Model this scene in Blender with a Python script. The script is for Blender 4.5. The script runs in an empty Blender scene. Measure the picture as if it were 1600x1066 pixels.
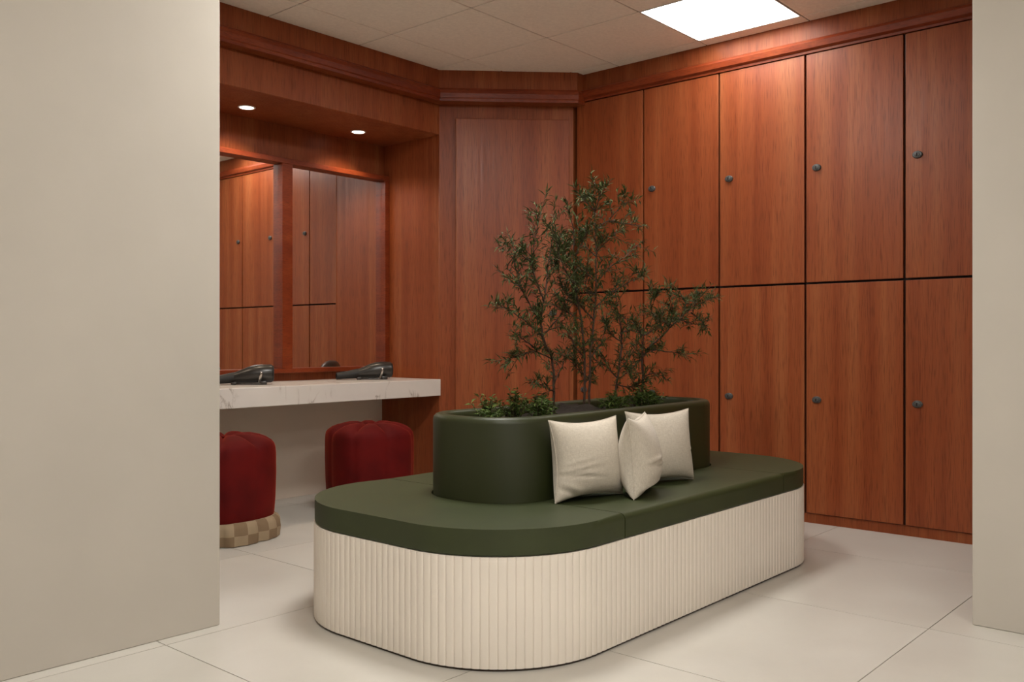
import bpy, bmesh, math, random
from mathutils import Vector, Matrix
random.seed(7)
R = math.radians
scene = bpy.context.scene
COL = scene.collection

# ------------------------------------------------------------------ camera, world, exposure
cam_d = bpy.data.cameras.new('camera')
cam_d.sensor_width = 36.0
cam_d.lens = 1427.4 / 1600 * 36.0
cam_d.clip_start = 0.02
cam = bpy.data.objects.new('camera', cam_d)
cam.location = (0, 0, 1.0)
cam.rotation_euler = (R(90), 0, R(41.21 - 90))
COL.objects.link(cam)
scene.camera = cam

world = bpy.data.worlds.new('world')
world.use_nodes = True
world.node_tree.nodes['Background'].inputs[0].default_value = (1.0, 0.93, 0.84, 1)
world.node_tree.nodes['Background'].inputs[1].default_value = 0.05
scene.world = world
scene.view_settings.view_transform = 'Standard'
scene.view_settings.look = 'None'
scene.view_settings.gamma = 1.0
scene.view_settings.use_curve_mapping = False
scene.view_settings.exposure = 0.0
PANEL_NEAR = 13.0           # ceiling panel by the lockers (radiance)
FILL_MID = 38.0            # unseen fill panel added over the bench
FILL_HALL = 36.0           # unseen panels added in the hall as fill light
SPOT_WATTS = 16.0           # downlights
WARM = (1.0, 0.965, 0.91, 1)

# ------------------------------------------------------------------ material helpers
def new_mat(name):
    m = bpy.data.materials.new(name); m.use_nodes = True
    nt = m.node_tree
    b = nt.nodes['Principled BSDF']
    return m, nt, b
def N(nt, typ, **kw):
    n = nt.nodes.new(typ)
    for k, v in kw.items():
        if k.startswith('i_'):
            n.inputs[k[2:].replace('_', ' ')].default_value = v
        else:
            setattr(n, k, v)
    return n
def ramp(nt, fac, stops):
    r = nt.nodes.new('ShaderNodeValToRGB')
    el = r.color_ramp.elements
    while len(el) < len(stops): el.new(0.5)
    for e, (p, c) in zip(el, stops):
        e.position = p
        e.color = (c[0], c[1], c[2], 1) if isinstance(c, tuple) else (c, c, c, 1)
    nt.links.new(fac, r.inputs[0])
    return r.outputs[0]
def mixc(nt, fac, a, b, mode='MIX'):
    m = nt.nodes.new('ShaderNodeMix'); m.data_type = 'RGBA'; m.blend_type = mode
    for sock, v in ((m.inputs[0], fac), (m.inputs[6], a), (m.inputs[7], b)):
        if hasattr(v, 'links'): nt.links.new(v, sock)
        elif isinstance(v, (int, float)): sock.default_value = v
        else: sock.default_value = (v[0], v[1], v[2], 1)
    return m.outputs[2]
def vmul(nt, vec, s):
    n = nt.nodes.new('ShaderNodeVectorMath'); n.operation = 'MULTIPLY'
    nt.links.new(vec, n.inputs[0]); n.inputs[1].default_value = s
    return n.outputs[0]
def vadd(nt, a, b):
    n = nt.nodes.new('ShaderNodeVectorMath'); n.operation = 'ADD'
    nt.links.new(a, n.inputs[0]); nt.links.new(b, n.inputs[1])
    return n.outputs[0]
def mth(nt, op, a, b=None):
    n = nt.nodes.new('ShaderNodeMath'); n.operation = op
    for sock, v in ((n.inputs[0], a), (n.inputs[1], b)):
        if v is None: continue
        if hasattr(v, 'links'): nt.links.new(v, sock)
        else: sock.default_value = v
    return n.outputs[0]
def noise(nt, vec, scale, detail=4, rough=0.55, dist=0.0):
    n = nt.nodes.new('ShaderNodeTexNoise')
    n.inputs['Scale'].default_value = scale; n.inputs['Detail'].default_value = detail
    n.inputs['Roughness'].default_value = rough; n.inputs['Distortion'].default_value = dist
    if vec is not None: nt.links.new(vec, n.inputs['Vector'])
    return n.outputs['Fac']
def bump(nt, b, h, strength, dist=0.002):
    n = nt.nodes.new('ShaderNodeBump'); n.inputs['Strength'].default_value = strength
    n.inputs['Distance'].default_value = dist
    nt.links.new(h, n.inputs['Height']); nt.links.new(n.outputs[0], b.inputs['Normal'])

def plain(name, col, rough=0.5, metal=0.0, spec=0.5, mott=0.0, mscale=6.0, bumpy=0.0, bscale=200.0):
    m, nt, b = new_mat(name)
    b.inputs['Roughness'].default_value = rough; b.inputs['Metallic'].default_value = metal
    b.inputs['Specular IOR Level'].default_value = spec
    pos = nt.nodes.new('ShaderNodeNewGeometry').outputs['Position']
    f = noise(nt, pos, mscale, 5)
    lo = tuple(c * (1 - mott) for c in col); hi = tuple(min(1, c * (1 + mott)) for c in col)
    nt.links.new(ramp(nt, f, [(0.3, lo), (0.7, hi)]), b.inputs['Base Color'])
    if bumpy: bump(nt, b, noise(nt, pos, bscale, 3), bumpy)
    return m

def wood(name, dark, mid, light, rough=0.38, strips=0.0, horizontal=False, per_object=True, spec=0.32):
    m, nt, b = new_mat(name)
    pos = nt.nodes.new('ShaderNodeNewGeometry').outputs['Position']
    if per_object:
        oi = nt.nodes.new('ShaderNodeObjectInfo')
        cx = nt.nodes.new('ShaderNodeCombineXYZ')
        for i in range(3): nt.links.new(mth(nt, 'MULTIPLY', oi.outputs['Random'], 13.0 + 5 * i), cx.inputs[i])
        pos2 = vadd(nt, pos, cx.outputs[0])
    else: pos2 = pos
    k = (1, 1, 0.035) if not horizontal else (0.3, 0.3, 1)
    broad = noise(nt, vmul(nt, pos2, tuple(9 * c for c in k)), 1.0, 3, 0.6, 0.4)
    grain = noise(nt, vmul(nt, pos2, tuple(70 * c for c in k)), 1.0, 5, 0.6, 0.2)
    pores = noise(nt, vmul(nt, pos2, (230, 230, 10) if not horizontal else (30, 30, 260)), 1.0, 2, 0.5)
    c = ramp(nt, broad, [(0.28, dark), (0.5, mid), (0.74, light)])
    c = mixc(nt, mth(nt, 'MULTIPLY', grain, 0.55), c, tuple(x * 0.55 for x in mid))
    c = mixc(nt, ramp(nt, pores, [(0.52, 0.0), (0.68, 0.5)]), c, tuple(x * 0.38 for x in dark))
    if strips:
        sx = nt.nodes.new('ShaderNodeSeparateXYZ'); nt.links.new(pos, sx.inputs[0])
        s = mth(nt, 'FLOOR', mth(nt, 'MULTIPLY', mth(nt, 'SUBTRACT', sx.outputs[0], sx.outputs[1]), 1 / strips))
        wn = nt.nodes.new('ShaderNodeTexWhiteNoise'); wn.noise_dimensions = '1D'
        nt.links.new(s, wn.inputs['W'])
        c = mixc(nt, mth(nt, 'MULTIPLY', wn.outputs['Value'], 0.32), c, tuple(x * 0.5 for x in mid))
    nt.links.new(c, b.inputs['Base Color'])
    nt.links.new(ramp(nt, grain, [(0.2, rough - 0.06), (0.8, rough + 0.1)]), b.inputs['Roughness'])
    b.inputs['Specular IOR Level'].default_value = spec
    bump(nt, b, pores, 0.12, 0.001)
    return m

M = {}
WD, WM, WL = (0.240, 0.048, 0.014), (0.325, 0.080, 0.025), (0.415, 0.135, 0.048)
M['wood_wall'] = wood('cherry_panel', WD, WM, WL, 0.38, strips=0.21, per_object=False, spec=0.24)
M['wood_door'] = wood('cherry_door', WD, WM, WL, 0.36)
M['wood_mould'] = wood('cherry_moulding', (0.17, 0.026, 0.007), (0.25, 0.042, 0.011), (0.32, 0.072, 0.02), 0.36, horizontal=True, per_object=False)
M['gap'] = plain('gap_dark', (0.012, 0.005, 0.004), 0.8)
M['plaster'] = plain('plaster', (0.525, 0.485, 0.428), 0.75, mott=0.03, mscale=3.0, spec=0.3, bumpy=0.05, bscale=90)
M['plaster_low'] = plain('vanity_plaster', (0.80, 0.70, 0.59), 0.7, mott=0.03, mscale=3.0, spec=0.3)
M['ceil_tile'] = plain('ceiling_tile', (0.93, 0.86, 0.75), 0.9, mott=0.05, mscale=60, spec=0.1, bumpy=0.25, bscale=240)
M['ceil_gap'] = plain('ceiling_grid', (0.20, 0.16, 0.12), 0.8)
M['grout'] = plain('floor_grout', (0.34, 0.30, 0.26), 0.8)
M['green'] = plain('green_leather', (0.031, 0.041, 0.010), 0.55, mott=0.10, mscale=9.0, bumpy=0.12, bscale=420)
M['green_planter'] = plain('green_planter', (0.025, 0.031, 0.008), 0.46, mott=0.06, mscale=5.0)
M['plinth'] = plain('dark_plinth', (0.05, 0.035, 0.025), 0.8)
M['cream'] = plain('cream_lacquer', (0.86, 0.79, 0.705), 0.5, mott=0.02, mscale=4.0)
M['soil'] = plain('soil', (0.030, 0.022, 0.016), 0.95, mott=0.5, mscale=60, bumpy=0.8, bscale=120)
M['bark'] = plain('bark', (0.060, 0.034, 0.020), 0.8, mott=0.3, mscale=80)
M['black'] = plain('black_plastic', (0.028, 0.025, 0.022), 0.30, mott=0.05)
M['black_matt'] = plain('black_matt_plastic', (0.014, 0.013, 0.012), 0.6)
M['chrome'] = plain('satin_metal', (0.55, 0.53, 0.50), 0.25, metal=1.0)
M['lock'] = plain('lock_metal', (0.085, 0.085, 0.083), 0.4, metal=0.2)
M['frame_white'] = plain('lamp_frame', (0.8, 0.78, 0.74), 0.5)

def floor_mat():
    m, nt, b = new_mat('stone_tile')
    pos = nt.nodes.new('ShaderNodeNewGeometry').outputs['Position']
    oi = nt.nodes.new('ShaderNodeObjectInfo')
    cx = nt.nodes.new('ShaderNodeCombineXYZ')
    for i in range(3): nt.links.new(mth(nt, 'MULTIPLY', oi.outputs['Random'], 9.0 + 4 * i), cx.inputs[i])
    p2 = vadd(nt, pos, cx.outputs[0])
    a = noise(nt, p2, 2.2, 6, 0.6, 0.3); g = noise(nt, p2, 120, 3)
    c = ramp(nt, a, [(0.3, (0.54, 0.515, 0.465)), (0.7, (0.615, 0.59, 0.54))])
    c = mixc(nt, mth(nt, 'MULTIPLY', g, 0.12), c, (0.45, 0.41, 0.36))
    nt.links.new(c, b.inputs['Base Color'])
    nt.links.new(ramp(nt, a, [(0.3, 0.30), (0.7, 0.42)]), b.inputs['Roughness'])
    b.inputs['Specular IOR Level'].default_value = 0.4
    return m
M['tile'] = floor_mat()

def marble_mat():
    m, nt, b = new_mat('white_marble')
    pos = nt.nodes.new('ShaderNodeNewGeometry').outputs['Position']
    n1 = noise(nt, vmul(nt, pos, (4.2, 1.5, -2.2)), 1.0, 6, 0.55, 0.9)
    v = mth(nt, 'ABSOLUTE', mth(nt, 'SUBTRACT', n1, 0.52))
    vein = ramp(nt, v, [(0.0, 0.95), (0.012, 0.2), (0.035, 0.0)])
    msk = ramp(nt, noise(nt, pos, 5.0, 2), [(0.52, 0.0), (0.66, 0.9)])
    cloud = noise(nt, pos, 3.0, 5)
    c = ramp(nt, cloud, [(0.3, (0.70, 0.655, 0.60)), (0.7, (0.77, 0.73, 0.68))])
    c = mixc(nt, mth(nt, 'MULTIPLY', vein, msk), c, (0.33, 0.27, 0.22))
    nt.links.new(c, b.inputs['Base Color']); b.inputs['Roughness'].default_value = 0.25
    return m
M['marble'] = marble_mat()

def linen_mat():
    m, nt, b = new_mat('linen')
    tc = nt.nodes.new('ShaderNodeTexCoord').outputs['Object']
    wv = noise(nt, vmul(nt, tc, (600, 200, 60)), 1.0, 2); wh = noise(nt, vmul(nt, tc, (60, 200, 600)), 1.0, 2)
    w = mth(nt, 'MULTIPLY', mth(nt, 'ADD', wv, wh), 0.5)
    c = ramp(nt, w, [(0.35, (0.52, 0.465, 0.385)), (0.65, (0.68, 0.62, 0.53))])
    nt.links.new(c, b.inputs['Base Color']); b.inputs['Roughness'].default_value = 0.85
    b.inputs['Specular IOR Level'].default_value = 0.2
    b.inputs['Sheen Weight'].default_value = 0.15
    bump(nt, b, w, 0.25, 0.001)
    return m
M['linen'] = linen_mat()

def velvet_mat():
    m, nt, b = new_mat('red_velvet')
    tc = nt.nodes.new('ShaderNodeTexCoord').outputs['Object']
    f = noise(nt, tc, 5.0, 3)
    nt.links.new(ramp(nt, f, [(0.35, (0.075, 0.002, 0.002)), (0.65, (0.115, 0.0035, 0.003))]), b.inputs['Base Color'])
    b.inputs['Roughness'].default_value = 0.75; b.inputs['Specular IOR Level'].default_value = 0.15
    b.inputs['Sheen Weight'].default_value = 0.32; b.inputs['Sheen Roughness'].default_value = 0.35
    b.inputs['Sheen Tint'].default_value = (1.0, 0.12, 0.04, 1)
    return m
M['velvet'] = velvet_mat()

def check_mat():
    m, nt, b = new_mat('checked_fabric')
    uv = nt.nodes.new('ShaderNodeTexCoord').outputs['UV']
    ck = nt.nodes.new('ShaderNodeTexChecker'); ck.inputs['Scale'].default_value = 1.0
    nt.links.new(uv, ck.inputs['Vector'])
    w = noise(nt, vmul(nt, uv, (40, 40, 1)), 1.0, 3)
    c = mixc(nt, ck.outputs['Fac'], (0.37, 0.28, 0.18), (0.24, 0.165, 0.10))
    c = mixc(nt, mth(nt, 'MULTIPLY', w, 0.35), c, (0.12, 0.085, 0.05))
    nt.links.new(c, b.inputs['Base Color']); b.inputs['Roughness'].default_value = 0.9
    b.inputs['Specular IOR Level'].default_value = 0.1
    return m
M['check'] = check_mat()

def leaf_mat(name, a, c_):
    m, nt, b = new_mat(name)
    pos = nt.nodes.new('ShaderNodeNewGeometry').outputs['Position']
    f = noise(nt, pos, 45.0, 2)
    nt.links.new(ramp(nt, f, [(0.35, a), (0.65, c_)]), b.inputs['Base Color'])
    b.inputs['Roughness'].default_value = 0.6; b.inputs['Specular IOR Level'].default_value = 0.2
    return m
M['leaf'] = leaf_mat('tree_leaf', (0.026, 0.036, 0.010), (0.080, 0.100, 0.030))
M['leaf_low'] = leaf_mat('low_plant_leaf', (0.030, 0.060, 0.012), (0.110, 0.155, 0.032))

m, nt, b = new_mat('mirror_glass')
b.inputs['Base Color'].default_value = (0.95, 0.94, 0.92, 1); b.inputs['Metallic'].default_value = 1.0
b.inputs['Roughness'].default_value = 0.015
M['mirror'] = m
def emit_mat(name, col, s):
    m, nt, b = new_mat(name)
    b.inputs['Base Color'].default_value = (0.8, 0.8, 0.8, 1)
    b.inputs['Emission Color'].default_value = col; b.inputs['Emission Strength'].default_value = s
    return m
M['panel'] = emit_mat('panel_diffuser', WARM, PANEL_NEAR)
M['added_panel_mid'] = emit_mat('added_fill_bench', WARM, FILL_MID)
M['added_panel_hall'] = emit_mat('added_fill_hall', WARM, FILL_HALL)
M['spot'] = emit_mat('downlight_disc', (1.0, 0.90, 0.76, 1), 6.0)

# ------------------------------------------------------------------ object helpers
def mesh_of(name, bm, mats, smooth=False, recalc=True):
    if recalc: bmesh.ops.recalc_face_normals(bm, faces=bm.faces[:])
    me = bpy.data.meshes.new(name); bm.to_mesh(me); bm.free()
    for mm in (mats if isinstance(mats, (list, tuple)) else [mats]): me.materials.append(M[mm])
    if smooth:
        me.polygons.foreach_set('use_smooth', [True] * len(me.polygons))
        if smooth != 'all':
            me.set_sharp_from_angle(angle=R(smooth if isinstance(smooth, (int, float)) and smooth is not True else 40))
    return me
def link(name, me, parent=None, loc=None, rot=None):
    o = bpy.data.objects.new(name, me); COL.objects.link(o)
    if parent is not None: o.parent = parent
    if loc is not None: o.location = loc
    if rot is not None: o.rotation_euler = rot
    return o
def obj(name, bm, mats, parent=None, smooth=False, loc=None, rot=None):
    return link(name, mesh_of(name, bm, mats, smooth), parent, loc, rot)
def tag(o, label, cat=None, group=None, kind=None):
    o['label'] = label
    if cat: o['category'] = cat
    if group: o['group'] = group
    if kind: o['kind'] = kind
    return o
def empty(name, loc=(0, 0, 0), rz=0.0):
    o = bpy.data.objects.new(name, None); o.location = loc; o.rotation_euler = (0, 0, rz)
    o.empty_display_size = 0.05
    COL.objects.link(o); return o
def box(bm, x0, x1, y0, y1, z0, z1, bev=0.0, seg=2):
    v = [bm.verts.new(p) for p in ((x0, y0, z0), (x1, y0, z0), (x1, y1, z0), (x0, y1, z0),
                                   (x0, y0, z1), (x1, y0, z1), (x1, y1, z1), (x0, y1, z1))]
    fs = [bm.faces.new([v[i] for i in q]) for q in ((3, 2, 1, 0), (4, 5, 6, 7), (0, 1, 5, 4), (1, 2, 6, 5), (2, 3, 7, 6), (3, 0, 4, 7))]
    if bev:
        es = list({e for f in fs for e in f.edges})
        bmesh.ops.bevel(bm, geom=es, offset=bev, segments=seg, affect='EDGES', profile=0.5)
    return bm
def nbox(*a, **k): return box(bmesh.new(), *a, **k)
def prism(bm, poly, z0, z1):
    lo = [bm.verts.new((x, y, z0)) for x, y in poly]; hi = [bm.verts.new((x, y, z1)) for x, y in poly]
    n = len(poly)
    bm.faces.new(lo[::-1]); top = bm.faces.new(hi)
    for i in range(n): bm.faces.new((lo[i], lo[(i + 1) % n], hi[(i + 1) % n], hi[i]))
    return top
def loft(bm, loops, close_start=True, close_end=True, cyclic=True):
    rows = [[bm.verts.new(p) for p in lp] for lp in loops]
    n = len(rows[0])
    for a, b_ in zip(rows, rows[1:]):
        for i in range(n if cyclic else n - 1):
            bm.faces.new((a[i], a[(i + 1) % n], b_[(i + 1) % n], b_[i]))
    if close_start: bm.faces.new(rows[0][::-1])
    if close_end: bm.faces.new(rows[-1])
    return rows
def rrect(x0, x1, y0, y1, r, seg=12):
    """rounded rectangle, counter-clockwise"""
    pts = []
    for cx, cy, a0 in ((x1 - r, y1 - r, 0), (x0 + r, y1 - r, 90), (x0 + r, y0 + r, 180), (x1 - r, y0 + r, 270)):
        for i in range(seg + 1):
            a = R(a0 + 90 * i / seg); pts.append((cx + r * math.cos(a), cy + r * math.sin(a)))
    return pts
def tube(bm, pts, radii, seg=6, cap=True):
    pts = [Vector(p) for p in pts]
    if not isinstance(radii, (list, tuple)): radii = [radii] * len(pts)
    rows = []; up = None
    for i, p in enumerate(pts):
        t = (pts[min(i + 1, len(pts) - 1)] - pts[max(i - 1, 0)]).normalized()
        if up is None: up = Vector((0, 0, 1)) if abs(t.z) < 0.9 else Vector((1, 0, 0))
        s = t.cross(up).normalized(); up = s.cross(t).normalized()
        rows.append([p + radii[i] * (math.cos(2 * math.pi * k / seg) * s + math.sin(2 * math.pi * k / seg) * up) for k in range(seg)])
    loft(bm, rows, cap, cap)
def lathe(bm, prof, seg=24, axis='Z'):
    """prof: (radius, height) pairs; closes where radius is 0"""
    rows = []
    for r, h in prof:
        if r < 1e-6: rows.append([bm.verts.new((0, 0, h))])
        else: rows.append([bm.verts.new((r * math.cos(2 * math.pi * k / seg), r * math.sin(2 * math.pi * k / seg), h)) for k in range(seg)])
    for a, b_ in zip(rows, rows[1:]):
        for k in range(seg):
            k2 = (k + 1) % seg
            if len(a) == 1 and len(b_) == 1: continue
            if len(a) == 1: bm.faces.new((a[0], b_[k2], b_[k]))
            elif len(b_) == 1: bm.faces.new((a[k], a[k2], b_[0]))
            else: bm.faces.new((a[k], a[k2], b_[k2], b_[k]))
    return bm

# ------------------------------------------------------------------ key dimensions (metres)
XL = 4.849            # locker fronts
YH = 4.258            # frieze front over the vanity
YH2 = 4.334           # header front under the frieze
ZC = 2.758            # ceiling
ZS = 2.362            # vanity soffit
XS, YB = 4.222, 4.89  # vanity niche: right cheek, back wall
TP = 0.6315           # ceiling tile pitch
GX, GY = 4.119, 2.708 # one ceiling grid crossing
FP = 0.916            # floor tile pitch
FX, FY = 2.425, 1.918 # one floor grid crossing
XW0, YW0 = -2.0, -2.0 # far sides of the hall behind the camera
XV0 = 0.6             # left end of the vanity bay
YK0 = 0.50            # near end of the locker bay

# ------------------------------------------------------------------ floor
floor = obj('floor', nbox(XW0 - 0.1, 5.2, YW0 - 0.1, 5.1, -0.10, -0.003), 'grout')
tag(floor, 'large pale beige stone floor tiles with thin grey joints', kind='structure')
tile_me = mesh_of('tile', nbox(-FP / 2 + 0.0018, FP / 2 - 0.0018, -FP / 2 + 0.0018, FP / 2 - 0.0018, -0.012, 0.0), 'tile')
i0, i1 = -5, 3
for i in range(-5, 3):
    for j in range(-5, 4):
        cx, cy = FX + (i + 0.5) * FP, FY + (j + 0.5) * FP
        link('tile', tile_me, floor, (cx, cy, 0))

# ------------------------------------------------------------------ ceiling
ceiling = obj('ceiling', nbox(XW0 - 0.1, 5.2, YW0 - 0.1, 5.1, ZC + 0.004, ZC + 0.15), 'ceil_gap')
tag(ceiling, 'suspended ceiling of square beige mineral tiles', kind='structure')
PANELS = {(0, -1), (-3, -1), (-6, -4), (-6, -7)}   # light panel cells (x index, y index); all but the locker one are added fill
g = 0.0036
def cell(i, j): return GX + i * TP, GX + (i + 1) * TP, GY + j * TP, GY + (j + 1) * TP
ct_me = mesh_of('ceiling_tile', nbox(-TP / 2 + g, TP / 2 - g, -TP / 2 + g, TP / 2 - g, 0, 0.012, bev=0.0015, seg=1), 'ceil_tile')
for i in range(-9, 2):
    for j in range(-7, 3):
        x0, x1, y0, y1 = cell(i, j)
        if (i, j) in PANELS: continue
        x1c, y1c = min(x1, XL + 0.001), min(y1, YH + 0.001)
        if x1c - x0 < 0.05 or y1c - y0 < 0.05: continue
        if x1c < x1 or y1c < y1:
            link('ceiling_tile', mesh_of('ceiling_tile_cut', nbox(x0 + g, x1c - (g if x1c == x1 else 0), y0 + g, y1c - (g if y1c == y1 else 0), ZC, ZC + 0.012, bev=0.0015, seg=1), 'ceil_tile'), ceiling)
        else:
            link('ceiling_tile', ct_me, ceiling, ((x0 + x1) / 2, (y0 + y1) / 2, ZC))

# ------------------------------------------------------------------ walls
def wall(name, label, bm, mat):
    return tag(obj(name, bm, mat), label, kind='structure')
wall('wall_left', 'plain off-white plastered partition on the left', nbox(XW0, 1.743, 2.893, 3.01, 0, ZC, bev=0.003, seg=1), 'plaster')
wall('wall_right', 'plain off-white plastered partition on the right', nbox(3.487, 3.60, YW0, 0.90, 0, ZC, bev=0.003, seg=1), 'plaster')
wall('wall_behind', 'off-white hall wall behind the viewer', nbox(XW0 - 0.1, XW0, YW0 - 0.1, 3.01, 0, ZC), 'plaster')
wall('wall_near', 'off-white hall wall beside the viewer', nbox(XW0, 3.60, YW0 - 0.1, YW0, 0, ZC), 'plaster')
wall('wall_bay_end', 'off-white end wall of the vanity bay', nbox(XV0 - 0.1, XV0, 3.01, YB, 0, ZC), 'plaster')
wall('wall_locker_end', 'off-white end wall of the locker bay', nbox(3.60, XL + 0.3, YK0 - 0.1, YK0, 0, ZC), 'plaster')
wall('wall_lockers', 'dark backing wall behind the lockers', nbox(XL + 0.28, XL + 0.35, YK0, 3.70, 0, ZC), 'gap')
wv = wall('wall_vanity', 'beige plastered wall under the vanity counter', nbox(XV0 - 0.1, XS + 0.1, YB + 0.02, YB + 0.12, 0, ZC), 'plaster_low')
obj('wood_panel', nbox(XV0, XS, YB, YB + 0.03, 0.70, ZS), 'wood_wall', wv)
wall('wall_header', 'cherry veneered header with soffit above the vanity', nbox(XV0, XS + 0.02, YH2, YB + 0.03, ZS, ZC + 0.003, bev=0.002, seg=1), 'wood_wall')
FZ = 2.560            # underside of the frieze
# 45 degree corner wall, its frieze stands proud like the one over the vanity
bm = bmesh.new()
prism(bm, [(4.220, 4.334), (4.849, 3.705), (XL + 0.30, 3.705), (XL + 0.30, YB + 0.10), (XS, YB + 0.10), (XS, 4.345)], 0, ZC + 0.003)
wc = wall('wall_corner', 'cherry veneered diagonal wall between vanity and lockers', bm, 'wood_wall')
bm = bmesh.new()
prism(bm, [(XV0, YH), (4.146, YH), (4.782, 3.620), (XL + 0.10, 3.620), (XL + 0.10, 3.75), (4.30, YH2 + 0.02), (XV0, YH2 + 0.02)], FZ, ZC + 0.003)
wall('wall_frieze_vanity', 'cherry veneered frieze above the vanity and the diagonal wall', bm, 'wood_wall')
# frieze over the lockers
wf = wall('wall_frieze', 'cherry veneered frieze above the lockers', nbox(XL, XL + 0.28, YK0, 3.70, 2.58, ZC + 0.003), 'wood_wall')
# diagonal door leaf
bm = nbox(0.107, 0.862, -0.016, 0.004, 0.012, 2.470, bev=0.004, seg=2)
door = obj('door_1', bm, 'wood_door', None, loc=(4.220, 4.334, 0), rot=(0, 0, R(-45)))
tag(door, 'tall flush cherry door with a round lock on the diagonal wall', kind='structure')

# crown moulding along header, diagonal and frieze
prof = [(0, 2.556), (0.010, 2.556), (0.012, 2.572), (0.017, 2.578), (0.020, 2.606), (0.017, 2.628), (0.012, 2.632), (0.008, 2.640), (0, 2.640)]
path = [(XV0, YH), (4.146, YH), (4.782, 3.620), (XL, 3.620), (XL, YK0)]
def offs(path, d):
    out = []
    for i, p in enumerate(path):
        ns = []
        for a, b_ in ((i - 1, i), (i, i + 1)):
            if a < 0 or b_ >= len(path): continue
            t = (Vector(path[b_]) - Vector(path[a])).normalized(); ns.append(Vector((t.y, -t.x)))
        n = ns[0] if len(ns) == 1 else (ns[0] + ns[1]) / (1 + ns[0].dot(ns[1]))
        out.append((p[0] + n.x * d, p[1] + n.y * d))
    return out
def moulding(name, label, p, prof, mat):
    bm = bmesh.new()
    cols = [offs(p, d) for d, _ in prof]
    loft(bm, [[(cols[k][i][0], cols[k][i][1], prof[k][1]) for k in range(len(prof))] for i in range(len(p))])
    return tag(obj(name, bm, mat), label, kind='structure')
moulding('trim_1', 'red-brown crown moulding over vanity and diagonal wall', [(XV0, YH), (4.146, YH), (4.782, 3.620), (XL + 0.02, 3.620)], prof, 'wood_mould')
prof2 = [(0, 2.578), (0.008, 2.578), (0.009, 2.590), (0.016, 2.593), (0.028, 2.600), (0.034, 2.630), (0.026, 2.646), (0.012, 2.652), (0, 2.654)]
moulding('trim_2', 'red-brown crown moulding over the lockers', [(XL, 3.62), (XL, YK0)], prof2, 'wood_mould')
tag(obj('baseboard_right', nbox(XL + 0.012, XL + 0.28, YK0, 3.70, 0, 0.052), 'wood_wall'), 'cherry plinth board under the lockers', kind='structure')

# ------------------------------------------------------------------ round cam lock (shared mesh)
def lock_mesh():
    bm = bmesh.new(); seg = 20
    def ring(ry, rz, x): return [(x, ry * math.cos(2 * math.pi * k / seg), rz * math.sin(2 * math.pi * k / seg)) for k in range(seg)]
    loft(bm, [ring(0.025, 0.0185, 0.0), ring(0.025, 0.0185, -0.008), ring(0.021, 0.0155, -0.012), ring(0.015, 0.013, -0.012), ring(0.0145, 0.0125, -0.015), ring(0.012, 0.0105, -0.016)])
    for f in bm.faces: f.material_index = 0
    n0 = len(bm.faces)
    box(bm, -0.0168, -0.0155, -0.003, 0.003, -0.008, 0.007)
    bm.faces.ensure_lookup_table()
    for f in bm.faces[n0:]: f.material_index = 1
    return mesh_of('lock', bm, ['lock', 'gap'], smooth=30)
LOCK = lock_mesh()
lk = link('lock', LOCK, door, (0.752, -0.016, 1.185), (0, 0, R(90)))
lk['label'] = 'dark oval lock'

# ------------------------------------------------------------------ lockers
PIT = 0.5268; Y1 = 3.680; GAP = 0.012
locker_names = [
    'cherry locker column in the corner, mostly behind the plant', 'cherry locker column rising right behind the leafy plant tips',
    'cherry locker column behind the right end of the green bench', 'cherry locker column just right of the bench end, under the ceiling light',
    'partly hidden cherry locker column beside the right partition', 'last cherry locker column, behind the right partition']
def door_me(w, z0, z1): return mesh_of('locker_door', nbox(0, 0.020, -w + GAP / 2, -GAP / 2, z0, z1, bev=0.0018, seg=2), 'wood_door')
dm_hi = door_me(PIT, 1.323, 2.574); dm_lo = door_me(PIT, 0.056, 1.311)
car_me = mesh_of('carcass', nbox(0.024, 0.275, -PIT, 0, 0.052, 2.578), 'gap')
for c in range(6):
    ytop = Y1 - c * PIT
    first = c == 0
    root = empty('locker', (XL, ytop, 0))
    tag(root, locker_names[c], 'locker', 'row of cherry lockers')
    if first:   # cut by the diagonal wall
        link('carcass', mesh_of('carcass_corner', nbox(0.024, 0.275, -PIT, -0.004, 0.052, 2.578), 'gap'), root)
    else: link('carcass', car_me, root)
    for zz, dm, zl in ((1, dm_hi, 1.947), (0, dm_lo, 0.679)):
        if first:
            z0, z1 = (1.323, 2.574) if zz else (0.056, 1.311)
            d = link('door', mesh_of('locker_door_corner', nbox(0, 0.020, -PIT + GAP / 2, -0.008, z0, z1, bev=0.0018), 'wood_door'), root)
        else: d = link('door', dm, root)
        l = link('lock', LOCK, d, (0, -0.066, zl)); l['label'] = 'dark oval lock'

# ------------------------------------------------------------------ ceiling light panels: one by the lockers, the rest added out of view for fill
def panel_light(i, j, label, mat='panel'):
    x0, x1, y0, y1 = cell(i, j); cx, cy = (x0 + x1) / 2, (y0 + y1) / 2; h = TP / 2 - g
    root = empty('ceiling_light', (cx, cy, ZC)); tag(root, label, 'ceiling light', 'square ceiling light panels')
    bm = bmesh.new()
    t = 0.006
    for a in ((-h, h, -h, -h + t), (-h, h, h - t, h), (-h, -h + t, -h + t, h - t), (h - t, h, -h + t, h - t)):
        box(bm, a[0], a[1], a[2], a[3], -0.001, 0.02)
    obj('frame', bm, 'frame_white', root)
    obj('diffuser', nbox(-h + t, h - t, -h + t, h - t, 0.002, 0.012), mat, root)
panel_light(0, -1, 'lit square ceiling light panel near the lockers')
panel_light(-3, -1, 'unseen square ceiling panel added above the bench as fill light', 'added_panel_mid')
panel_light(-6, -4, 'unseen square ceiling panel added in the hall as fill light, above the viewer', 'added_panel_hall')
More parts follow.
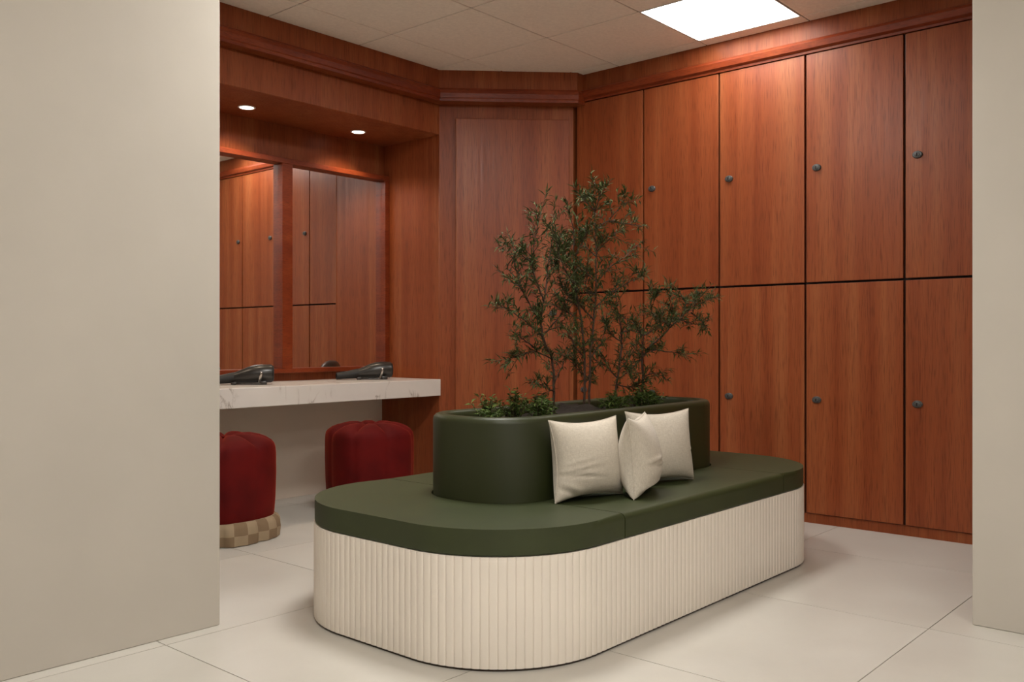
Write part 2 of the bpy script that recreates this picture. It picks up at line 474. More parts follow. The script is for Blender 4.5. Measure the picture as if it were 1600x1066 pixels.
panel_light(-6, -7, 'unseen square ceiling panel added at the back of the hall as fill light', 'added_panel_hall')

# ------------------------------------------------------------------ downlights in the soffit
def downlight(x, y, label):
    root = empty('downlight', (x, y, ZS)); tag(root, label, 'downlight', 'round downlights in the vanity soffit')
    bm = bmesh.new()
    lathe(bm, [(0.043, -0.001), (0.050, -0.003), (0.050, 0.000), (0.043, 0.000)], 28)
    lathe(bm, [(0.043, -0.001), (0.0425, -0.004), (0.0415, -0.004), (0.041, -0.001), (0.043, -0.001)], 28)
    obj('trim_ring', bm, 'frame_white', root, smooth=30)
    bm = bmesh.new(); lathe(bm, [(0, -0.0035), (0.037, -0.0035), (0.040, -0.001), (0, -0.001)], 28)
    obj('lens', bm, 'spot', root)
    ld = bpy.data.lights.new('downlight_lamp', 'SPOT'); ld.energy = SPOT_WATTS; ld.color = (1.0, 0.80, 0.58)
    ld.spot_size = R(128); ld.spot_blend = 0.7; ld.shadow_soft_size = 0.03
    lo = bpy.data.objects.new('lamp', ld); COL.objects.link(lo); lo.parent = root; lo.location = (0, 0, -0.012)
downlight(3.812, 4.668, 'lit round downlight in the soffit, nearer the diagonal wall')
downlight(2.985, 4.668, 'lit round downlight in the soffit, nearer the left partition')
downlight(2.158, 4.668, 'lit round downlight in the soffit, hidden by the left partition')

# ------------------------------------------------------------------ vanity counter
bm = bmesh.new()
box(bm, XV0, 4.2185, 4.318, YB, 0.640, 0.748, bev=0.003, seg=2)
counter = tag(obj('vanity_counter', bm, 'marble'), 'thick white marble vanity counter with grey veins', 'counter')

# ------------------------------------------------------------------ framed mirrors
YF, YMR = 4.828, 4.878
mir = empty('wall_mirror', (3.38, YMR, 0.80)); tag(mir, 'wide wood framed wall mirror divided by a post above the counter', 'mirror')
def mbox(name, x0, x1, y0, y1, z0, z1, mat, bev=0.002):
    return obj(name, nbox(x0 - 3.38, x1 - 3.38, y0 - YMR, y1 - YMR, z0 - 0.80, z1 - 0.80, bev=bev, seg=1), mat, mir)
ZT0, ZT1, ZB0, ZB1 = 2.112, 2.144, 0.800, 0.828
st = [(4.180, XS - 0.001), (3.342, 3.418), (2.504, 2.580), (1.666, 1.742)]
mbox('top_rail', 1.666, XS - 0.001, YF, YB, ZT0, ZT1, 'wood_mould')
mbox('bottom_rail', 1.666, XS - 0.001, YF, YB, ZB0, ZB1, 'wood_mould')
for a, b_ in st: mbox('post', a, b_, YF, YB, ZB1, ZT0, 'wood_mould')
for k in range(3):
    mbox('mirror_pane', st[k + 1][1] - 0.001, st[k][0] + 0.001, YMR, YMR + 0.006, ZB1 - 0.001, ZT0 + 0.001, 'mirror', bev=0)

# ------------------------------------------------------------------ bench with planter
BX0, BX1, BY0, BY1, BR = 1.938, 4.258, 1.702, 2.900, 0.42
PX0, PX1, PY0, PY1, PR = 2.334, 3.880, 2.063, 2.555, 0.21
bench = empty('planter_bench', ((BX0 + BX1) / 2, (BY0 + BY1) / 2, 0))
tag(bench, 'oval green leather bench with fluted cream base and built-in planter', 'bench')
OX, OY = bench.location.x, bench.location.y
def L2(p): return (p[0] - OX, p[1] - OY)
bm = bmesh.new()
inn = 0.006
prism(bm, [L2(p) for p in rrect(BX0 + inn, BX1 - inn, BY0 + inn, BY1 - inn, BR - inn, 24)], 0.008, 0.345)
base = obj('base', bm, 'cream', bench, smooth=30)
bm = bmesh.new()
prism(bm, [L2(p) for p in rrect(BX0 + 0.010, BX1 - 0.010, BY0 + 0.010, BY1 - 0.010, BR - 0.010, 24)], 0.0, 0.008)
obj('plinth', bm, 'plinth', base)
# flutes
def outline_samples(n_target):
    ri = BR - inn; x0, x1, y0, y1 = BX0 + inn, BX1 - inn, BY0 + inn, BY1 - inn
    segs = []
    lx, ly = x1 - x0 - 2 * ri, y1 - y0 - 2 * ri
    # start at the near-left corner centre line, walk counter-clockwise
    order = [('a', x0 + ri, y0 + ri, 225, 45), ('l', x0 + ri, y0, 1, 0, lx), ('a', x1 - ri, y0 + ri, 270, 90), ('l', x1, y0 + ri, 0, 1, ly),
             ('a', x1 - ri, y1 - ri, 0, 90), ('l', x1 - ri, y1, -1, 0, lx), ('a', x0 + ri, y1 - ri, 90, 90), ('l', x0, y1 - ri, 0, -1, ly), ('a', x0 + ri, y0 + ri, 180, 45)]
    tot = sum(R(o[4]) * ri if o[0] == 'a' else o[5] for o in order)
    pitch = tot / n_target
    out = []
    for k in range(n_target):
        s = (k + 0.5) * pitch
        for o in order:
            ln = R(o[4]) * ri if o[0] == 'a' else o[5]
            if s <= ln:
                if o[0] == 'a':
                    a = R(o[3]) + s / ri
                    out.append((o[1] + ri * math.cos(a), o[2] + ri * math.sin(a), a))
                else:
                    out.append((o[1] + o[3] * s, o[2] + o[4] * s, math.atan2(-o[3], o[4])))
                break
            s -= ln
    return out, pitch
fl, pitch = outline_samples(230)
bm = bmesh.new()
w = pitch * 1.0; dpt = 0.0036
pr = [(-0.003, -w / 2)] + [(dpt * math.sin(math.pi * k / 8) ** 0.8 if 0 < k < 8 else 0.0, -w / 2 * math.cos(math.pi * k / 8)) for k in range(9)] + [(-0.003, w / 2)]
loft(bm, [[(d, s, z) for d, s in pr] for z in (0.0085, 0.346)])
fl_me = mesh_of('flute', bm, 'cream', smooth=50)
for x, y, a in fl: link('flute', fl_me, base, (x - OX, y - OY, 0), (0, 0, a))

# seat cushions: two U-shaped ends and two straight sides
CZ0, CZ1 = 0.3475, 0.430
out_l = rrect(BX0 + 0.004, BX1 - 0.004, BY0 + 0.004, BY1 - 0.004, BR, 20)
hole = rrect(PX0 - 0.006, PX1 + 0.006, PY0 - 0.006, PY1 + 0.006, PR + 0.006, 10)
SR, SLf = 2.515, 2.515        # seams near end: lockers side / vanity side
ER, ELf = 3.717, 3.717
G2 = 0.0022
oy0, oy1 = BY0 + 0.004, BY1 - 0.004
hy0, hy1 = PY0 - 0.006, PY1 + 0.006
def cushion(poly, name, label):
    bm = bmesh.new()
    prism(bm, [L2(p) for p in poly], CZ0, CZ1)
    def outer(v): return min(abs(v.co.x + OX - BX0 - 0.004), abs(BX1 - 0.004 - v.co.x - OX), abs(v.co.y + OY - oy0), abs(oy1 - v.co.y - OY)) < 1e-4 or \
        any(math.hypot(v.co.x + OX - p[0], v.co.y + OY - p[1]) < 1e-4 for p in out_l)
    es = [e for e in bm.edges if abs(e.verts[0].co.z - e.verts[1].co.z) < 1e-5 and outer(e.verts[0]) and outer(e.verts[1])]
    hi_, lo_ = [e for e in es if e.verts[0].co.z > CZ0 + 0.01], [e for e in es if e.verts[0].co.z < CZ0 + 0.01]
    bmesh.ops.bevel(bm, geom=hi_, offset=0.022, segments=5, affect='EDGES', profile=0.5)
    bmesh.ops.bevel(bm, geom=[e for e in lo_ if e.is_valid], offset=0.006, segments=2, affect='EDGES', profile=0.5)
    o = obj(name, bm, 'green', bench, smooth=50); o['label'] = label
    wn_ = o.modifiers.new('weighted_normals', 'WEIGHTED_NORMAL'); wn_.keep_sharp = True; wn_.weight = 100
    return o
n = 21
o_tr, o_tl, o_bl, o_br = out_l[:n], out_l[n:2 * n], out_l[2 * n:3 * n], out_l[3 * n:]
m_ = 11
h_tr, h_tl, h_bl, h_br = hole[:m_], hole[m_:2 * m_], hole[2 * m_:3 * m_], hole[3 * m_:]
near = [(SLf - G2, oy1)] + o_tl + o_bl + [(SR - G2, oy0), (SR - G2, hy0)] + h_bl[::-1] + h_tl[::-1] + [(SLf - G2, hy1)]
far = [(ER + G2, oy0)] + o_br + o_tr + [(ELf + G2, oy1), (ELf + G2, hy1)] + h_tr[::-1] + h_br[::-1] + [(ER + G2, hy0)]
cushion(near, 'seat_cushion', 'curved green end cushion nearest the viewer')
cushion(far, 'seat_cushion', 'curved green end cushion nearest the lockers')
cushion([(SR + G2, oy0), (ER - G2, oy0), (ER - G2, hy0), (SR + G2, hy0)], 'seat_cushion', 'straight green side cushion under the pillows')
cushion([(SLf + G2, hy1), (ELf - G2, hy1), (ELf - G2, oy1), (SLf + G2, oy1)], 'seat_cushion', 'straight green side cushion facing the vanity')
# planter box
bm = bmesh.new()
lp = []
for ins, z in ((0, 0.346), (0, 0.706), (0.0025, 0.718), (0.009, 0.726), (0.018, 0.7295), (0.028, 0.730), (0.040, 0.7295), (0.048, 0.726), (0.053, 0.718), (0.055, 0.706), (0.056, 0.63)):
    lp.append([L2(p) + (z,) for p in rrect(PX0 + ins, PX1 - ins, PY0 + ins, PY1 - ins, PR - ins, 14)])
loft(bm, lp)
planter = obj('planter', bm, 'green_planter', bench, smooth=40); planter['label'] = 'upholstered dark green planter box'
# soil bed
bm = bmesh.new()
nx, ny = 44, 14
rows = []
for i in range(nx + 1):
    row = []
    for j in range(ny + 1):
        x = PX0 + 0.058 + (PX1 - PX0 - 0.116) * i / nx; y = PY0 + 0.058 + (PY1 - PY0 - 0.116) * j / ny
        ex = min(i, nx - i) / 6; ey = min(j, ny - j) / 4
        edge = min(1, ex) * min(1, ey)
        # pull the corners in so the bed stays inside the rounded box
        rr = PR - 0.058
        for cx, cy in ((PX0 + PR, PY0 + PR), (PX1 - PR, PY0 + PR), (PX0 + PR, PY1 - PR), (PX1 - PR, PY1 - PR)):
            if (x - cx) * (1 if cx > OX else -1) > 0 and (y - cy) * (1 if cy > OY else -1) > 0:
                dd = math.hypot(x - cx, y - cy)
                if dd > rr: x, y = cx + (x - cx) * rr / dd, cy + (y - cy) * rr / dd
        z = 0.672 + 0.028 * edge + 0.012 * edge * random.random() + 0.03 * math.exp(-((x - 3.02) / 0.12) ** 2) * edge
        row.append(bm.verts.new((x - OX, y - OY, z)))
    rows.append(row)
for i in range(nx):
    for j in range(ny): bm.faces.new((rows[i][j], rows[i + 1][j], rows[i + 1][j + 1], rows[i][j + 1]))
so = obj('soil', bm, 'soil', planter, smooth='all'); so['label'] = 'dark potting soil'

# ------------------------------------------------------------------ pillows
def pillow(name, label, w, h, t, loc, yaw, tilt, creases, sag=0.0, roll=0.0):
    bm = bmesh.new(); n = 44
    def P(s, q, side):
        pin = 0.13
        x = s * w / 2 * (1 - pin * (1 - q * q) * (0.4 + 0.6 * abs(s)))
        z = q * h / 2 * (1 - pin * (1 - s * s) * (0.4 + 0.6 * abs(q)))
        a = max(0.0, (1 - s ** 2) * (1 - q ** 2))
        th = t / 2 * a ** 0.42 * (1 - 0.18 * q)
        for (cs, cq, ang, ln, wd, dp) in creases:
            if side < 0:
                ds, dq = s - cs, q - cq
                u = ds * math.cos(ang) + dq * math.sin(ang); v = -ds * math.sin(ang) + dq * math.cos(ang)
                f = math.exp(-(u / ln) ** 2)
                th += dp * f * (-math.exp(-(v / wd) ** 2) + 0.7 * math.exp(-((v - 2.0 * wd) / (1.3 * wd)) ** 2))
        th = max(th, 0.0) if abs(s) < 1 and abs(q) < 1 else 0.0
        bow = sag * (1 - s * s)
        return (x, side * th + bow, z + h / 2)
    g1, g2 = [], []
    for i in range(n + 1):
        r1, r2 = [], []
        for j in range(n + 1):
            s = math.sin(math.pi / 2 * (2 * i / n - 1)) * 0.5 + (2 * i / n - 1) * 0.5
            q = math.sin(math.pi / 2 * (2 * j / n - 1)) * 0.5 + (2 * j / n - 1) * 0.5
            va = bm.verts.new(P(s, q, -1)); r1.append(va)
            r2.append(va if i in (0, n) or j in (0, n) else bm.verts.new(P(s, q, 1)))
        g1.append(r1); g2.append(r2)
    for gd in (g1, g2):
        for i in range(n):
            for j in range(n): bm.faces.new((gd[i][j], gd[i + 1][j], gd[i + 1][j + 1], gd[i][j + 1]))
    edge = [tuple(g1[i][0].co) for i in range(n)] + [tuple(g1[n][j].co) for j in range(n)] + [tuple(g1[i][n].co) for i in range(n, 0, -1)] + [tuple(g1[0][j].co) for j in range(n, 0, -1)]
    o = obj(name, bm, 'linen', None, smooth='all')
    o.location = loc; o.rotation_euler = (R(tilt), R(roll), R(yaw))
    tag(o, label, 'pillow', 'linen pillows on the bench')
    bs = bmesh.new(); tube(bs, edge[::2] + [edge[0]], 0.0022, 5, cap=False)
    obj('seam', bs, 'linen', o, smooth='all')
    return o
ZP = CZ1 + 0.002
pillow('pillow', 'beige linen pillow at the left, nearest the planter corner', 0.335, 0.290, 0.150, (2.665, 1.960, ZP), -10, -7,
       [(-0.55, -0.28, 0.12, 0.42, 0.035, 0.010), (-0.5, -0.42, -0.15, 0.45, 0.035, 0.011), (-0.6, -0.12, 0.2, 0.3, 0.03, 0.006), (-0.8, -0.78, -0.6, 0.3, 0.05, 0.008)])
pillow('pillow', 'beige linen pillow at the right, leaning on the planter', 0.335, 0.290, 0.14, (3.162, 1.965, ZP), -17, -6,
       [(0.8, -0.2, 0.1, 0.2, 0.03, 0.005)])
pillow('pillow', 'beige linen pillow in the middle, turned in front of the other two', 0.310, 0.292, 0.155, (2.884, 1.880, ZP), 22, -4,
       [(-0.3, -0.2, 0.05, 0.55, 0.04, 0.012), (-0.1, -0.32, -0.1, 0.45, 0.035, 0.009), (-0.2, -0.9, 0.0, 0.6, 0.05, 0.01)])

# ------------------------------------------------------------------ red stools
def stool(loc, rz, label):
    root = empty('tufted_stool', loc, rz); tag(root, label, 'stool', 'red velvet stools at the vanity')
    seg = 128; lobes = 8
    def lobe(a, amp):
        f = abs(math.sin(lobes / 2 * a)); return 1 - amp * (1 - f) ** 2.2
    rows = []
    prof = [(0.226, 0.095, .04), (0.235, 0.12, .04), (0.240, 0.20, .028), (0.243, 0.32, .026), (0.243, 0.42, .03), (0.241, 0.455, .04), (0.237, 0.474, .055), (0.226, 0.490, .07),
            (0.205, 0.506, .08), (0.175, 0.519, .08), (0.140, 0.527, .10), (0.100, 0.529, .08), (0.060, 0.524, .05), (0.030, 0.512, .03), (0.012, 0.505, 0)]
    bm = bmesh.new()
    for r, z, amp in prof:
        ring = []
        for k in range(seg):
            a = 2 * math.pi * k / seg
            l = lobe(a, amp); zz = z
            if z > 0.47: zz = z - (1 - abs(math.sin(lobes / 2 * a))) ** 1.6 * 0.020 * min(1, (0.25 - r) / 0.05) * min(1, r / 0.05)
            # soft square plan
            sq = 1.0 / (abs(math.cos(a)) ** 6 + abs(math.sin(a)) ** 6) ** (1 / 6)
            sq = 1 + (sq - 1) * 0.35
            ring.append((r * l * sq * math.cos(a), r * l * sq * math.sin(a), zz))
        rows.append(ring)
    loft(bm, rows)
    obj('velvet_body', bm, 'velvet', root, smooth=60)
    bm = bmesh.new(); lathe(bm, [(0, 0.506), (0.012, 0.507), (0.016, 0.511), (0.012, 0.5165), (0, 0.518)], 16)
    obj('button', bm, 'velvet', root, smooth='all')
    # gathered skirt
    rows = []
    for z, r, amp in ((0.004, 0.262, .07), (0.05, 0.266, .06), (0.085, 0.262, .055), (0.105, 0.252, .05), (0.112, 0.240, .05)):
        ring = []
        for k in range(seg):
            a = 2 * math.pi * k / seg
            l = lobe(a, amp) * (1 - 0.012 * math.sin(24 * a + z * 30))
            sq = 1.0 / (abs(math.cos(a)) ** 6 + abs(math.sin(a)) ** 6) ** (1 / 6)
            sq = 1 + (sq - 1) * 0.35
            ring.append((r * l * sq * math.cos(a), r * l * sq * math.sin(a), z - 0.006 * (1 - l) * 10 * (z > 0.08)))
        rows.append(ring)
    bm = bmesh.new(); loft(bm, rows)
    uvl = bm.loops.layers.uv.new('UVMap')
    for f in bm.faces:
        if len(f.verts) > 4: continue
        angs = [math.atan2(l.vert.co.y, l.vert.co.x) for l in f.loops]
        for l, a in zip(f.loops, angs):
            if max(angs) - min(angs) > 3 and a < 0: a += 2 * math.pi
            l[uvl].uv = (a / (2 * math.pi) * 24 + 100.2, l.vert.co.z / 0.066 + 50.2)
    obj('skirt', bm, 'check', root, smooth=60)
    return root
stool((2.535, 4.175, 0), R(12), 'red velvet tufted stool with checked skirt, half hidden by the left partition')
stool((3.455, 4.130, 0), R(-14), 'red velvet tufted stool under the counter, partly behind the bench')

# ------------------------------------------------------------------ hair dryers
def dryer(loc, ang, label):
    root = empty('hair_dryer', loc, ang); tag(root, label, 'hair dryer', 'black hair dryers on the counter')
    # local +x = towards nozzle, z=0 on the counter; the axis dips towards the nozzle
    def ring(x, zc, ry, rz, seg=28): return [(x, ry * math.cos(2 * math.pi * k / seg), zc + rz * math.sin(2 * math.pi * k / seg)) for k in range(seg)]
    bm = bmesh.new()
    loft(bm, [ring(0.002, 0.063, 0.044, 0.044), ring(0.0, 0.063, 0.050, 0.050), ring(0.006, 0.063, 0.0525, 0.0525), ring(0.06, 0.063, 0.0535, 0.0535), ring(0.10, 0.061, 0.052, 0.052),
              ring(0.135, 0.056, 0.047, 0.047), ring(0.17, 0.049, 0.039, 0.039), ring(0.20, 0.043, 0.032, 0.032), ring(0.22, 0.040, 0.029, 0.029)])
    obj('body', bm, 'black', root, smooth=35)
    bm = bmesh.new()
    loft(bm, [ring(0.215, 0.041, 0.031, 0.031), ring(0.222, 0.040, 0.0315, 0.031), ring(0.29, 0.031, 0.034, 0.025), ring(0.355, 0.025, 0.040, 0.022), ring(0.356, 0.025, 0.036, 0.018), ring(0.33, 0.028, 0.033, 0.017)])
    obj('nozzle', bm, 'black_matt', root, smooth=35)
    bm = bmesh.new()
    loft(bm, [ring(-0.002, 0.063, 0.047, 0.047), ring(-0.007, 0.063, 0.045, 0.045), ring(-0.010, 0.063, 0.036, 0.036)])
    obj('rear_grille', bm, 'black_matt', root, smooth=30)
    # folded handle: strap round the barrel, foot and bar running to the front foot
    bm = bmesh.new()
    pts = [(0.062 + 0.012 * math.sin(t), 0.057 * math.cos(t * 0.9 - 0.2), 0.063 - 0.056 * math.sin(t * 0.9 - 0.2)) for t in [0.1 * k for k in range(0, 15)]]
    tube(bm, pts, 0.0085, 8)
    obj('strap', bm, 'chrome', root, smooth='all')
    bm = bmesh.new()
    tube(bm, [(0.050, 0.060, 0.006), (0.09, 0.058, 0.006), (0.15, 0.05, 0.007), (0.215, 0.045, 0.010)], [0.006, 0.005, 0.005, 0.006], 8)
    obj('handle_bar', bm, 'black', root, smooth='all')
    for x, y, s in ((0.052, 0.060, 1.0), (0.215, 0.046, 0.8)):
        bm = bmesh.new(); box(bm, x - 0.020 * s, x + 0.020 * s, y - 0.012 * s, y + 0.012 * s, 0.0, 0.022 * s, bev=0.006, seg=2)
        obj('foot', bm, 'black', root, smooth=40)
    return root
da = math.atan2(0.52, -0.854)
dryer((4.010, 4.575, 0.748), da, 'black hair dryer lying on the counter, nearer the diagonal wall')
dryer((3.085, 4.560, 0.748), da, 'black hair dryer lying on the counter, beside the left partition')

# ------------------------------------------------------------------ plants
def leaf(bm, p, d, ln, wd, curl=0.2):
    d = d.normalized()
    up = Vector((random.gauss(0, .5), random.gauss(0, .5), 1)).normalized()
    s = d.cross(up)
    if s.length < 1e-3: s = Vector((1, 0, 0))
    s.normalize(); nrm = s.cross(d)
    mid = p + d * ln * 0.45 + nrm * ln * 0.05
    tip = p + d * ln - nrm * ln * curl * 0.5
    a = bm.verts.new(p); b_ = bm.verts.new(mid + s * wd / 2 + nrm * wd * 0.25); c = bm.verts.new(tip); e = bm.verts.new(mid - s * wd / 2 + nrm * wd * 0.25); f = bm.verts.new(mid)
    bm.faces.new((a, b_, f)); bm.faces.new((b_, c, f)); bm.faces.new((a, f, e)); bm.faces.new((f, c, e))
TREES = {
'A': ( 2.36 , [
[(2.96,2.36,0.736),(2.959,2.359,0.848),(2.941,2.358,0.927),(2.881,2.357,1.02),(2.871,2.355,1.085),(2.886,2.354,1.163),(2.905,2.353,1.268),(2.932,2.351,1.401),(2.947,2.35,1.521)],
[(2.941,2.358,0.927),(2.849,2.374,0.96),(2.781,2.395,0.94),(2.741,2.418,0.93)],
[(2.881,2.357,1.02),(2.763,2.336,1.07),(2.635,2.308,1.112),(2.538,2.277,1.13)],
[(2.871,2.355,1.072),(2.813,2.361,1.135),(2.763,2.369,1.21),(2.738,2.377,1.286),(2.706,2.386,1.355)],
[(2.886,2.354,1.163),(2.825,2.344,1.238),(2.779,2.332,1.311),(2.786,2.318,1.412),(2.808,2.303,1.515)],
[(2.959,2.359,0.821),(3.072,2.407,0.892),(3.206,2.469,0.965)],
[(2.96,2.359,0.789),(2.833,2.317,0.822),(2.719,2.263,0.84)],
[(2.898,2.357,1.033),(3.001,2.378,1.087),(3.116,2.407,1.172),(3.211,2.438,1.261)],
[(2.861,2.374,0.967),(2.74,2.339,1.006),(2.641,2.293,1.031)],
[(2.905,2.353,1.268),(3.017,2.384,1.343),(3.121,2.425,1.435)],
[(2.763,2.369,1.21),(2.61,2.285,1.225)],
[(2.779,2.332,1.311),(2.754,2.371,1.35),(2.759,2.423,1.379)],
]),
'B': ( 2.28 , [
[(3.065,2.28,0.735),(3.061,2.28,0.927),(3.04,2.281,1.086),(3.006,2.282,1.218),(2.985,2.282,1.348),(2.999,2.283,1.441),(2.978,2.284,1.492)],
[(3.088,2.28,0.733),(3.1,2.279,0.926),(3.125,2.278,1.088),(3.142,2.277,1.25),(3.135,2.275,1.412),(3.124,2.274,1.546),(3.108,2.272,1.638)],
[(3.135,2.274,1.471),(3.185,2.248,1.509),(3.207,2.213,1.555),(3.194,2.175,1.584)],
[(3.195,2.248,1.51),(3.376,2.286,1.52),(3.575,2.336,1.532)],
[(3.125,2.274,1.551),(3.024,2.236,1.563),(2.923,2.187,1.567)],
[(3.143,2.277,1.25),(3.25,2.293,1.312),(3.404,2.315,1.374),(3.559,2.339,1.445)],
[(3.13,2.278,1.142),(3.226,2.26,1.207),(3.339,2.237,1.258),(3.376,2.212,1.287)],
[(3.126,2.278,1.088),(3.058,2.305,1.154),(3.003,2.34,1.214),(3.0,2.378,1.288)],
[(3.006,2.282,1.218),(2.915,2.271,1.291),(2.855,2.257,1.35),(2.819,2.241,1.435)],
[(3.04,2.281,1.086),(3.014,2.328,1.118),(3.004,2.388,1.146)],
[(2.989,2.282,1.348),(3.004,2.247,1.4),(2.977,2.202,1.446)],
[(3.136,2.276,1.358),(3.105,2.306,1.398),(3.113,2.346,1.47)],
[(3.143,2.277,1.25),(3.032,2.252,1.283),(2.923,2.219,1.301)],
[(3.1,2.279,0.926),(3.229,2.312,0.993),(3.328,2.356,1.064)],
[(3.061,2.28,0.927),(2.947,2.243,0.981),(2.842,2.195,1.031)],
[(2.985,2.282,1.295),(2.976,2.325,1.35),(3.047,2.381,1.412)],
[(3.143,2.281,1.373),(3.157,2.245,1.412),(3.16,2.197,1.449)],
[(3.027,2.281,1.139),(3.018,2.324,1.166),(3.038,2.38,1.174)],
[(3.134,2.277,1.196),(2.984,2.233,1.215),(2.845,2.175,1.232)],
[(3.065,2.28,0.82),(3.167,2.318,0.87),(3.281,2.367,0.894)],
[(3.125,2.274,1.546),(3.094,2.232,1.579),(3.032,2.177,1.605)],
[(3.109,2.299,0.845),(3.059,2.322,0.886),(3.067,2.352,0.926)],
[(3.111,2.277,1.168),(3.009,2.235,1.229),(2.947,2.179,1.288)],
]),
'C': ( 2.32 , [
[(3.327,2.32,0.73),(3.37,2.323,0.865),(3.406,2.327,0.978),(3.402,2.331,1.065),(3.378,2.335,1.15),(3.374,2.34,1.23)],
[(3.557,2.32,0.728),(3.56,2.319,0.86),(3.552,2.317,0.919),(3.597,2.315,0.963),(3.705,2.313,1.017),(3.804,2.311,1.075),(3.895,2.308,1.12),(4.001,2.306,1.173),(4.06,2.304,1.226)],
[(3.598,2.315,0.963),(3.709,2.288,0.95),(3.836,2.252,0.937)],
[(3.894,2.308,1.12),(3.97,2.331,1.192),(3.96,2.362,1.237)],
[(3.805,2.311,1.075),(3.66,2.292,1.097),(3.556,2.268,1.13),(3.503,2.24,1.18),(3.52,2.211,1.209)],
[(3.977,2.307,1.141),(4.132,2.341,1.106),(4.271,2.386,1.069)],
[(3.552,2.317,0.919),(3.401,2.279,0.871),(3.254,2.23,0.842)],
[(3.402,2.328,0.993),(3.37,2.371,1.036),(3.396,2.428,1.095)],
[(3.552,2.317,0.919),(3.529,2.298,1.022),(3.419,2.274,1.078),(3.298,2.247,1.104)],
[(3.37,2.323,0.865),(3.487,2.347,0.92),(3.597,2.378,0.978)],
[(3.561,2.319,0.831),(3.584,2.285,0.854),(3.579,2.241,0.844)],
[(3.36,2.322,0.837),(3.319,2.342,0.88),(3.331,2.368,0.922)],
[(3.776,2.311,1.063),(3.76,2.277,1.135),(3.675,2.232,1.185)],
[(4.001,2.306,1.173),(4.115,2.321,1.19),(4.188,2.339,1.212)],
[(3.348,2.321,0.809),(3.403,2.298,0.793),(3.433,2.266,0.807)],
[(3.4,2.33,1.036),(3.543,2.374,1.052),(3.711,2.431,1.038)],
[(3.528,2.298,1.022),(3.569,2.269,1.051),(3.59,2.231,1.08)],
[(3.86,2.309,1.107),(4.055,2.344,1.089),(4.226,2.391,1.082)],
]),
}
tree_labels = {'A': 'slender leafy shrub on the left of the planter, bent branches', 'B': 'tallest leafy shrub in the middle of the planter',
               'C': 'low spreading leafy shrub on the right of the planter'}
def jitter(v, a): return Vector((v.x + random.gauss(0, a), v.y + random.gauss(0, a), v.z + random.gauss(0, a)))
def build_tree(key, y0, branches):
    rnd = random.Random(ord(key))
    bx = branches[0][0][0]
    root = empty('leafy_shrub', (bx, y0, 0.70)); tag(root, tree_labels[key], 'shrub', 'leafy shrubs in the planter')
    org = Vector((bx, y0, 0.70))
    wb = bmesh.new(); lb = bmesh.new()
    for bi, br in enumerate(branches):
        main = br[0][2] < 0.80 and len(br) > 4
        pts = [Vector((x, y, max(z, 0.69))) for x, y, z in br]
        if main: pts[0].z = 0.69
        dense = []
        for a, b_ in zip(pts, pts[1:]):
            for k in range(5): dense.append(jitter(a.lerp(b_, k / 5), 0.0015))
        dense.append(pts[-1])
        r0 = 0.0050 if main else 0.0026
        tube(wb, [p - org for p in dense], [r0 * (1 - 0.8 * i / (len(dense) - 1)) + 0.0009 for i in range(len(dense))], 6)
        tot = len(dense)
        for i in range(1, tot):
            fr = i / (tot - 1)
            p = dense[i]; t = (dense[i] - dense[i - 1]).normalized()
            if main and (fr < 0.18): continue
            prob = (0.5 + 0.5 * fr) if main else (0.65 + 0.35 * fr)
            if rnd.random() < prob or i == tot - 1:
                # twig
                side = Vector((rnd.gauss(0, 1), rnd.gauss(0, 1), rnd.gauss(0.35, 0.7)))
                td = (t * rnd.uniform(0.5, 1.0) + side.normalized() * 0.85).normalized()
                if i == tot - 1: td = t
                tl = rnd.uniform(0.04, 0.095)
                q0 = p; q1 = p + td * tl * 0.5 + Vector((0, 0, 0.004)); q2 = p + td * tl + Vector((0, 0, rnd.uniform(-.012, .012)))
                tube(wb, [q - org for q in (q0, q1, q2)], [0.0014, 0.0011, 0.0007], 4)
                for k in range(rnd.randint(12, 18)):
                    f = rnd.uniform(0.15, 1.0)
                    lp_ = q0.lerp(q2, f)
                    ld = td * rnd.uniform(0.3, 1.0) + Vector((rnd.gauss(0, .6), rnd.gauss(0, .6), rnd.gauss(0.1, .6)))
                    leaf(lb, lp_ - org, ld, rnd.uniform(0.024, 0.050), rnd.uniform(0.0045, 0.0072))
            for k in range(2):
                ld = t * 0.5 + Vector((rnd.gauss(0, .8), rnd.gauss(0, .8), rnd.gauss(0.2, .6)))
                if rnd.random() < 0.6: leaf(lb, p - org, ld, rnd.uniform(0.024, 0.044), rnd.uniform(0.0050, 0.0075))
    st_ = obj('stems', wb, 'bark', root, smooth='all'); st_['label'] = 'thin brown forked stems'
    lo = link('foliage', mesh_of('foliage', lb, 'leaf', recalc=False), root); lo['label'] = 'narrow dark green leaves'; lo['kind'] = 'stuff'
for key, (y0, brs) in TREES.items(): build_tree(key, y0, brs)

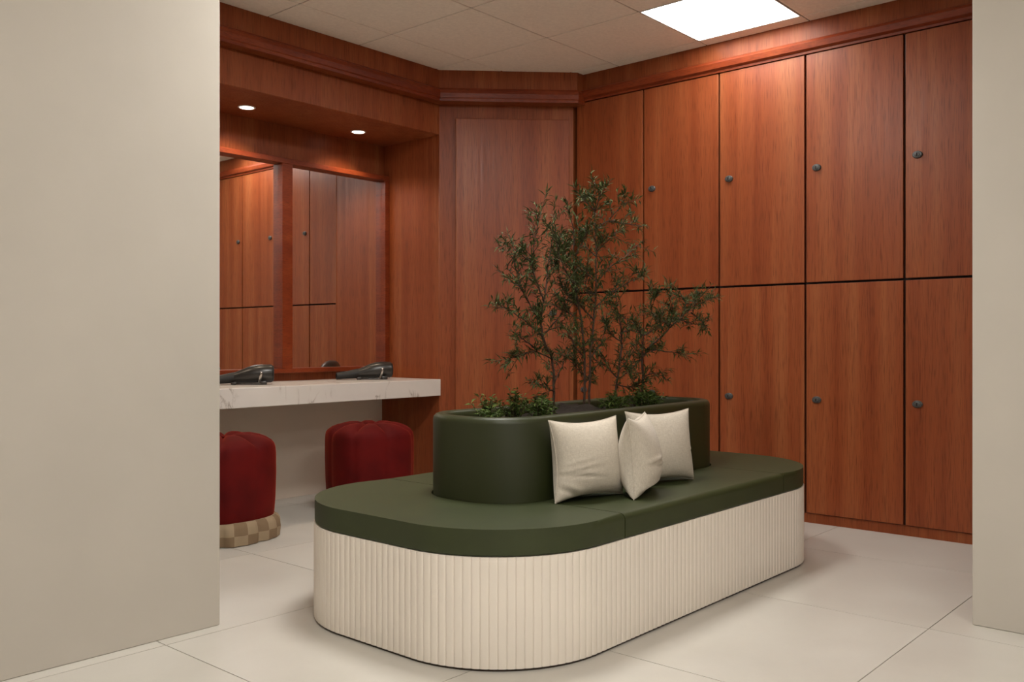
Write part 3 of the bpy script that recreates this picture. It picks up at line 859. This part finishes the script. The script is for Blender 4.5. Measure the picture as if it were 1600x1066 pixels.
def low_plant(x, y, h, spread, n, label):
    root = empty('ground_cover_plant', (x, y, 0.695)); tag(root, label, 'plant', 'low plants in the planter')
    wb = bmesh.new(); lb = bmesh.new()
    for k in range(int(n * 1.6)):
        a = random.uniform(0, 2 * math.pi); out = random.uniform(0.0, spread)
        hh = h * 1.08 * random.uniform(0.5, 1.0) * (1 - 0.35 * out / spread)
        p0 = Vector((0, 0, 0)) + Vector((math.cos(a), math.sin(a), 0)) * out * 0.35
        p2 = Vector((math.cos(a) * out, math.sin(a) * out, hh)); p1 = p0.lerp(p2, 0.5) + Vector((0, 0, hh * 0.12))
        tube(wb, [p0, p1, p2], [0.0018, 0.0014, 0.0008], 4)
        for q in range(13):
            f = 0.2 + 0.8 * q / 12
            c = p0.lerp(p1, f * 2) if f < .5 else p1.lerp(p2, f * 2 - 1)
            b2 = random.uniform(0, 2 * math.pi)
            leaf(lb, c, Vector((math.cos(b2), math.sin(b2), random.uniform(-0.1, 0.9))), random.uniform(0.018, 0.034), random.uniform(0.006, 0.010), 0.3)
    obj('stems', wb, 'bark', root, smooth='all')
    lo = link('foliage', mesh_of('foliage', lb, 'leaf_low', recalc=False), root); lo['kind'] = 'stuff'
LOW = [(2.436, 2.235, 0.065, 0.060, 9, 'tiny green plant at the left tip of the planter'),
       (2.498, 2.307, 0.125, 0.075, 10, 'yellowish low plant, second from the left tip of the planter'),
       (2.601, 2.266, 0.135, 0.070, 14, 'bushy upright low plant left of the shrub stems'),
       (2.704, 2.225, 0.115, 0.080, 13, 'bright green low plant beside the left shrub stem'),
       (2.802, 2.287, 0.085, 0.080, 12, 'low plant at the foot of the left shrub'),
       (2.884, 2.400, 0.080, 0.070, 10, 'low plant behind the left shrub stem'),
       (3.152, 2.204, 0.080, 0.080, 12, 'low plant right of the tallest shrub stem'),
       (3.265, 2.266, 0.095, 0.085, 13, 'low dark plant between the middle and right shrubs'),
       (3.378, 2.215, 0.100, 0.085, 14, 'leafy low plant at the foot of the right shrub'),
       (3.492, 2.245, 0.115, 0.085, 14, 'bright low plant above the right linen pillow'),
       (3.595, 2.287, 0.090, 0.080, 12, 'low plant at the right end of the planter')]
for a in LOW: low_plant(*a)
